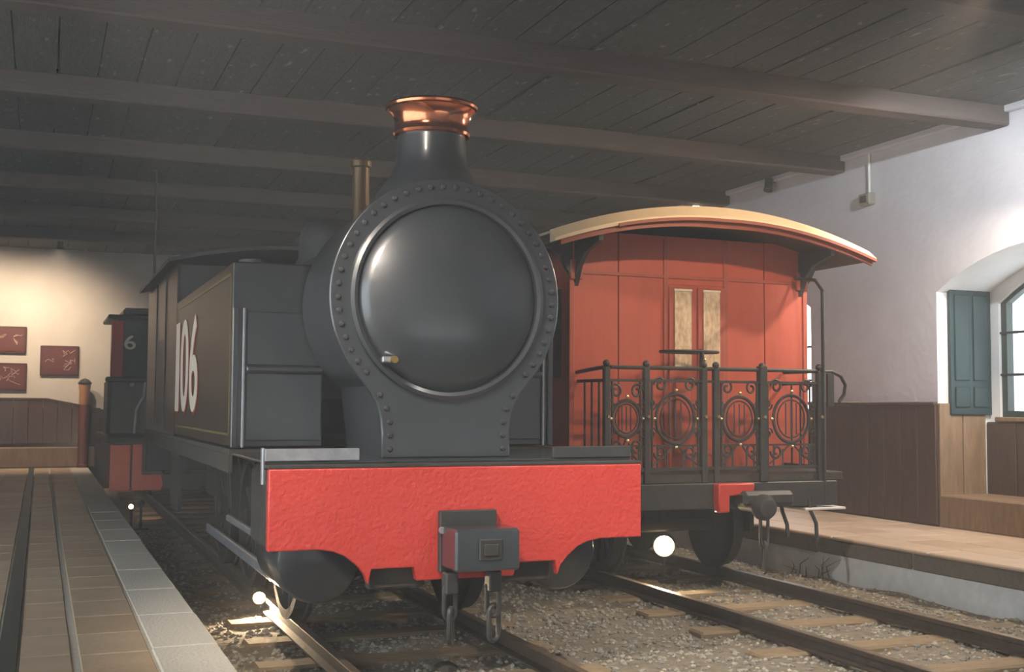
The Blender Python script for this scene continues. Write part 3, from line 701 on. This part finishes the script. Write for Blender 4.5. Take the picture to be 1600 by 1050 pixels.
MB().box(1.06,1.10,y+.56,y+1.9,1.75,2.66,.01).build('cab_side', m_red2, cb2)
MB().box(-1.16,-.99,y+.5,y+.56,1.78,2.64,.01).build('cab_corner', m_red2, cb2)
MB().box(-1.22,1.22,y+.4,y+2.0,2.66,2.72,.015).build('cab_roof', m_iron, Q)
MB().box(-1.0,1.0,y+.45,y+1.95,2.72,2.83,.03).build('cab_roof', m_iron, Q)
me = text_mesh('6', .3, .006, m_white, 'number'); nb = inst('number', me, cb2, (-.895,y+.542,2.30), (PI/2,0,0), (1.25,1,1))
MB().tube([(-.70,y+.08,1.72),(-.72,y+.02,1.5),(-.82,y+.0,1.3),(-.84,y+.0,.95)],.018).build('front_handrail', m_steel, Q)
MB().ball((-.88,y+.08,1.66),.04).build('lamp_boss', m_steel, Q)
MB().lathe([(.45,13.2),(.45,15.4)],(0,0,1.4),'y',32).build('boiler', m_iron, Q)
for s in (-1,1):
    for yy in (12.9,14.2): inst('wheel', WC, Q, (s*.53,yy,.362), (0,0,0 if s > 0 else PI))
    a, b = sorted((s*.4, s*.44)); MB().box(a,b,12.1,15.5,.35,.8).build('frame_plate', m_under, Q)
# ------------------------------------------------------------------ things in the hall
def board(x0, x1, z0, z1, label, seed):
    t = thing('display_board', label, 'picture', ((x0+x1)/2, EW, z0))
    MB().box(x0,x1,EW-.045,EW-.005,z0,z1,.008).build('frame', m_picframe, t)
    MB().box(x0+.035,x1-.035,EW-.05,EW-.045,z0+.035,z1-.035).build('picture_panel', m_pic, t)
    r = random.Random(seed)
    for _ in range(7):
        cx = r.uniform(x0+.14,x1-.14); cz = r.uniform(z0+.15,z1-.13); pts = [(cx,EW-.053,cz)]
        for k in range(4): pts.append((min(x1-.07,max(x0+.07,pts[-1][0]+r.uniform(-.1,.1))),EW-.053,min(z1-.08,max(z0+.08,pts[-1][2]+r.uniform(-.08,.08)))))
        MB().tube(pts,.008,5).build('drawn_line', m_chalk, t)
board(-3.05,-2.38,2.25,2.72,'maroon display board on end wall, hung above another maroon board',1)
board(-3.05,-2.36,1.60,2.08,'maroon display board on end wall, hung below another maroon board',2)
board(-2.15,-1.51,1.87,2.40,'single maroon display board on end wall beside the stacked pair',3)
pst = thing('wooden_post', 'honey coloured wooden post with dark cap near the end wall', 'post', (-1.405,15.98,PH))
MB().lathe([(.10,PH),(.10,PH+.05),(.085,PH+.07),(.085,1.36)],(-1.405,15.98,0),'z',20).build('shaft', m_mahog, pst)
MB().lathe([(.085,1.36),(.092,1.38),(.092,1.62),(.1,1.66),(.1,1.72)],(-1.405,15.98,0),'z',20).build('upper_shaft', m_post, pst)
MB().lathe([(.11,1.72),(.115,1.75),(.07,1.80),(1e-6,1.83)],(-1.405,15.98,0),'z',20).build('cap', m_iron, pst)
rd = thing('hanging_rod', 'thin dark iron rod hanging from the ceiling behind the engine cab', 'rod', (-.94,8.1,CH))
MB().tube([(-.94,8.1,CH),(-.94,8.1,2.72)],.014).build('rod', m_iron, rd)
MB().lathe([(.05,CH-.02),(.05,CH)],(-.94,8.1,0),'z',12).build('rod_flange', m_iron, rd)
# wall box with conduit
jb = thing('wall_box', 'small grey electrical box with white conduit high on right wall', 'electrical box', (RW,3.9,3.52))
MB().box(RW-.09,RW,3.82,4.0,3.52,3.64,.012).build('box', m_boxgrey, jb)
MB().box(RW-.10,RW-.09,3.86,3.96,3.545,3.615,.004).build('box_cover', m_lampbody, jb)
MB().tube([(RW-.02,3.9,3.64),(RW-.02,3.9,CH-.03)],.014).build('conduit', m_conduit, jb)
# spotlights
def spot(loc, aim, label, cat='spotlight', power=0, color=WARM, angle=60, lit=True, group=None, blend=.7, r=.05, mount=(0,0,1), size=None):
    loc = Vector(loc); d = (Vector(aim)-loc).normalized()
    t = thing('spotlight', label, cat, loc+Vector(mount)*.14, group)
    b = MB().lathe([(r*.7,-.12),(r,-.10),(r,.02),(r*1.15,.03),(r*1.15,.045),(r*.95,.045),(r*.9,.02),(1e-6,.015)],(0,0,0),'z',20)
    me = b.mesh('housing', m_lampbody); q = d.to_track_quat('Z','Y').to_euler()
    inst('housing', me, t, loc, q)
    le = MB().lathe([(r*.88,.022),(r*.88,.026),(1e-6,.03)],(0,0,0),'z',16).mesh('lens', m_bulb if lit else m_glass); inst('lens', le, t, loc, q)
    MB().tube([loc-d*.06, loc+Vector(mount)*.14],.012,8).build('bracket', m_lampbody, t)
    if power: lamp('SPOT','spot_light',loc+d*.07,aim,power,color,size or r,angle,blend,t)
    return t
G1 = 'ceiling spotlights over the end wall'
spot((-3.0,14.4,3.975),(-2.8,16.19,2.0),'black ceiling spotlight aimed at the stacked pair of boards',power=320,color=(1,.79,.56),angle=112,blend=1,group=G1)
spot((-1.9,14.4,3.975),(-2.0,16.19,1.9),'black ceiling spotlight aimed at the single maroon board',power=240,color=(1,.79,.56),angle=112,blend=1,group=G1)
spot((RW-.16,7.15,4.02),(4.0,5.0,2.0),'small lit spotlight where right wall meets ceiling above coach roof',power=120,angle=110,mount=(.8,0,.3))
spot((RW-.14,5.55,3.99),(4.6,4.4,.3),'small unlit spotlight under the cornice of right wall',lit=False,mount=(.7,0,.4))
# bare floodlight on the right wall just above the first arched window
fw = thing('wall_floodlight', 'warm floodlight on right wall above first arched window', 'floodlight', (RW,1.12,3.62))
MB().box(RW-.03,RW,1.04,1.20,3.54,3.70,.01).build('back_plate', m_lampbody, fw)
MB().tube([(RW-.02,1.12,3.62),(RW-.27,1.12,3.66)],.018).build('arm', m_lampbody, fw)
MB().lathe([(.12,3.60),(.10,3.64),(.05,3.68),(.03,3.72),(1e-6,3.72)],(RW-.34,1.12,0),'z',24).build('lamp_hood', m_lampbody, fw)
MB().lathe([(1e-6,3.575),(.035,3.585),(.045,3.61),(.03,3.64)],(RW-.34,1.12,0),'z',20).build('bulb', m_bulb, fw)
lamp('SPOT','flood_light',(RW-.34,1.12,3.56),(RW-2.2,2.6,1.2),FLOOD,(1,.82,.64),.06,135,.5,parent=fw)
spot((4.3,-.35,3.975),(RW,3.6,2.4),'added ceiling spotlight washing the right wall beside arched window',power=1200,color=(.9,.95,1),angle=75)  # fixture added out of view to brighten the right wall
spot((-2.2,-2.3,3.975),(.15,-.1,.75),'added ceiling spotlight above left platform aimed at red buffer beam',power=760,color=WARM2,angle=60)  # unseen spot, added to brighten the beam
spot((.6,-2.3,3.975),(2.3,2.2,1.7),'added ceiling spotlight over the tracks aimed at left half of coach balcony',power=60,color=WARM2,angle=44,blend=1)  # weak fill added for the left of the coach end
spot((3.1,-.75,3.975),(2.9,2.3,2.0),'ceiling spotlight just in front of the coach roof',power=260,color=WARM,angle=60,blend=.8)
spot((1.9,-2.3,3.975),(1.7,.3,-.1),'added ceiling spotlight over the tracks shining down on the ballast',power=560,color=(1,.95,.88),angle=66,blend=1)  # added out of view to lift the ballast
spot((-1.5,-1.4,3.975),(0,.64,3.1),'added narrow ceiling spotlight aimed at the copper chimney cap',power=120,color=WARM2,angle=16,blend=1,r=.07,size=.1)  # added so the copper cap shines
# floor lamps beneath the trains
def floorlamp(loc, aim, label, power, angle=80, r=.07):
    loc = Vector(loc); d = (Vector(aim)-loc).normalized()
    t = thing('floor_lamp', label, 'floor lamp', (loc.x,loc.y,bedz(loc.x,loc.y)))
    me = MB().lathe([(r*.7,-.12),(r,-.09),(r,.03),(r*.92,.03),(r*.9,.01),(1e-6,.005)],(0,0,0),'z',20).mesh('housing', m_lampbody); q = d.to_track_quat('Z','Y').to_euler()
    inst('housing', me, t, loc, q)
    inst('lens', MB().lathe([(r*.88,.012),(r*.88,.018),(1e-6,.024)],(0,0,0),'z',16).mesh('lens', m_bulb), t, loc, q)
    MB().box(loc.x-.09,loc.x+.09,loc.y-.07,loc.y+.07,bedz(loc.x,loc.y)-.02,bedz(loc.x,loc.y)+.025,.006).build('base', m_lampbody, t)
    MB().tube([(loc.x,loc.y,bedz(loc.x,loc.y)),loc-d*.05],.015).build('stem', m_lampbody, t)
    lamp('SPOT','floor_light',loc+d*.06,aim,power,WARM,r*.7,angle,.5,t)
floorlamp((2.935,3.03,.185),(1.0,-.5,-.05),'round floor lamp glowing on the ballast under red coach',60,90,.10)
floorlamp((-.62,2.65,.0),(-.78,1.9,-.13),'floor lamp on the ballast beside the engine wheels',110,100,.05)
floorlamp((-1.12,8.3,.2),(-1.4,6.0,.1),'small floor lamp on ballast beside platform edge behind the big engine',2,90,.03)
floorlamp((-.98,8.7,.2),(-.9,12.0,.4),'small floor lamp on ballast aimed at red plate of small engine',45,50,.04)
# odds and ends on the track bed
MB_ = MB().lathe([(1e-6,0),(.05,.004),(.07,.025),(.066,.05),(.04,.066),(1e-6,.07)],(.04,.42,bedz(.04,.42)-.012),'z',18).build('rubber_lump', m_rock)
tag(MB_,'dark round lump lying between the rails before red buffer beam','debris')
wd = MB(); r = random.Random(5)
for _ in range(9):
    x, yy = 4.3+r.uniform(-.04,.04), 2.85+r.uniform(-.35,.3); z = bedz(x,yy); h = r.uniform(.08,.2)
    wd.tube([(x,yy,z-.02),(x+r.uniform(-.03,.03),yy+r.uniform(-.05,.05),z+h*.6),(x+r.uniform(-.08,.05),yy+r.uniform(-.1,.1),z+h)],[.006,.005,.002],5)
tag(wd.build('dry_weed', m_leaf),'scraggly dry weed growing against the whitewashed platform riser','plant')

# ------------------------------------------------------------------ haze added through the hall to lift the blacks
hz = MB().box(-6.6,XB+.24,Y0-.1,EW+.1,BED-.2,CH+.09).build('added_haze', m_glass, smooth=False)
vm = bpy.data.materials.new('black_lift_haze'); vm.use_nodes = True; nt = vm.node_tree; nt.nodes.clear()
o = nt.nodes.new('ShaderNodeOutputMaterial'); v = nt.nodes.new('ShaderNodeVolumeScatter'); v.inputs['Density'].default_value = .0135; v.inputs['Anisotropy'].default_value = 0.0
nt.links.new(v.outputs[0], o.inputs['Volume']); hz.data.materials.clear(); hz.data.materials.append(vm)
tag(hz, 'thin added haze filling the hall to lift the blacks', 'haze', kind='stuff')
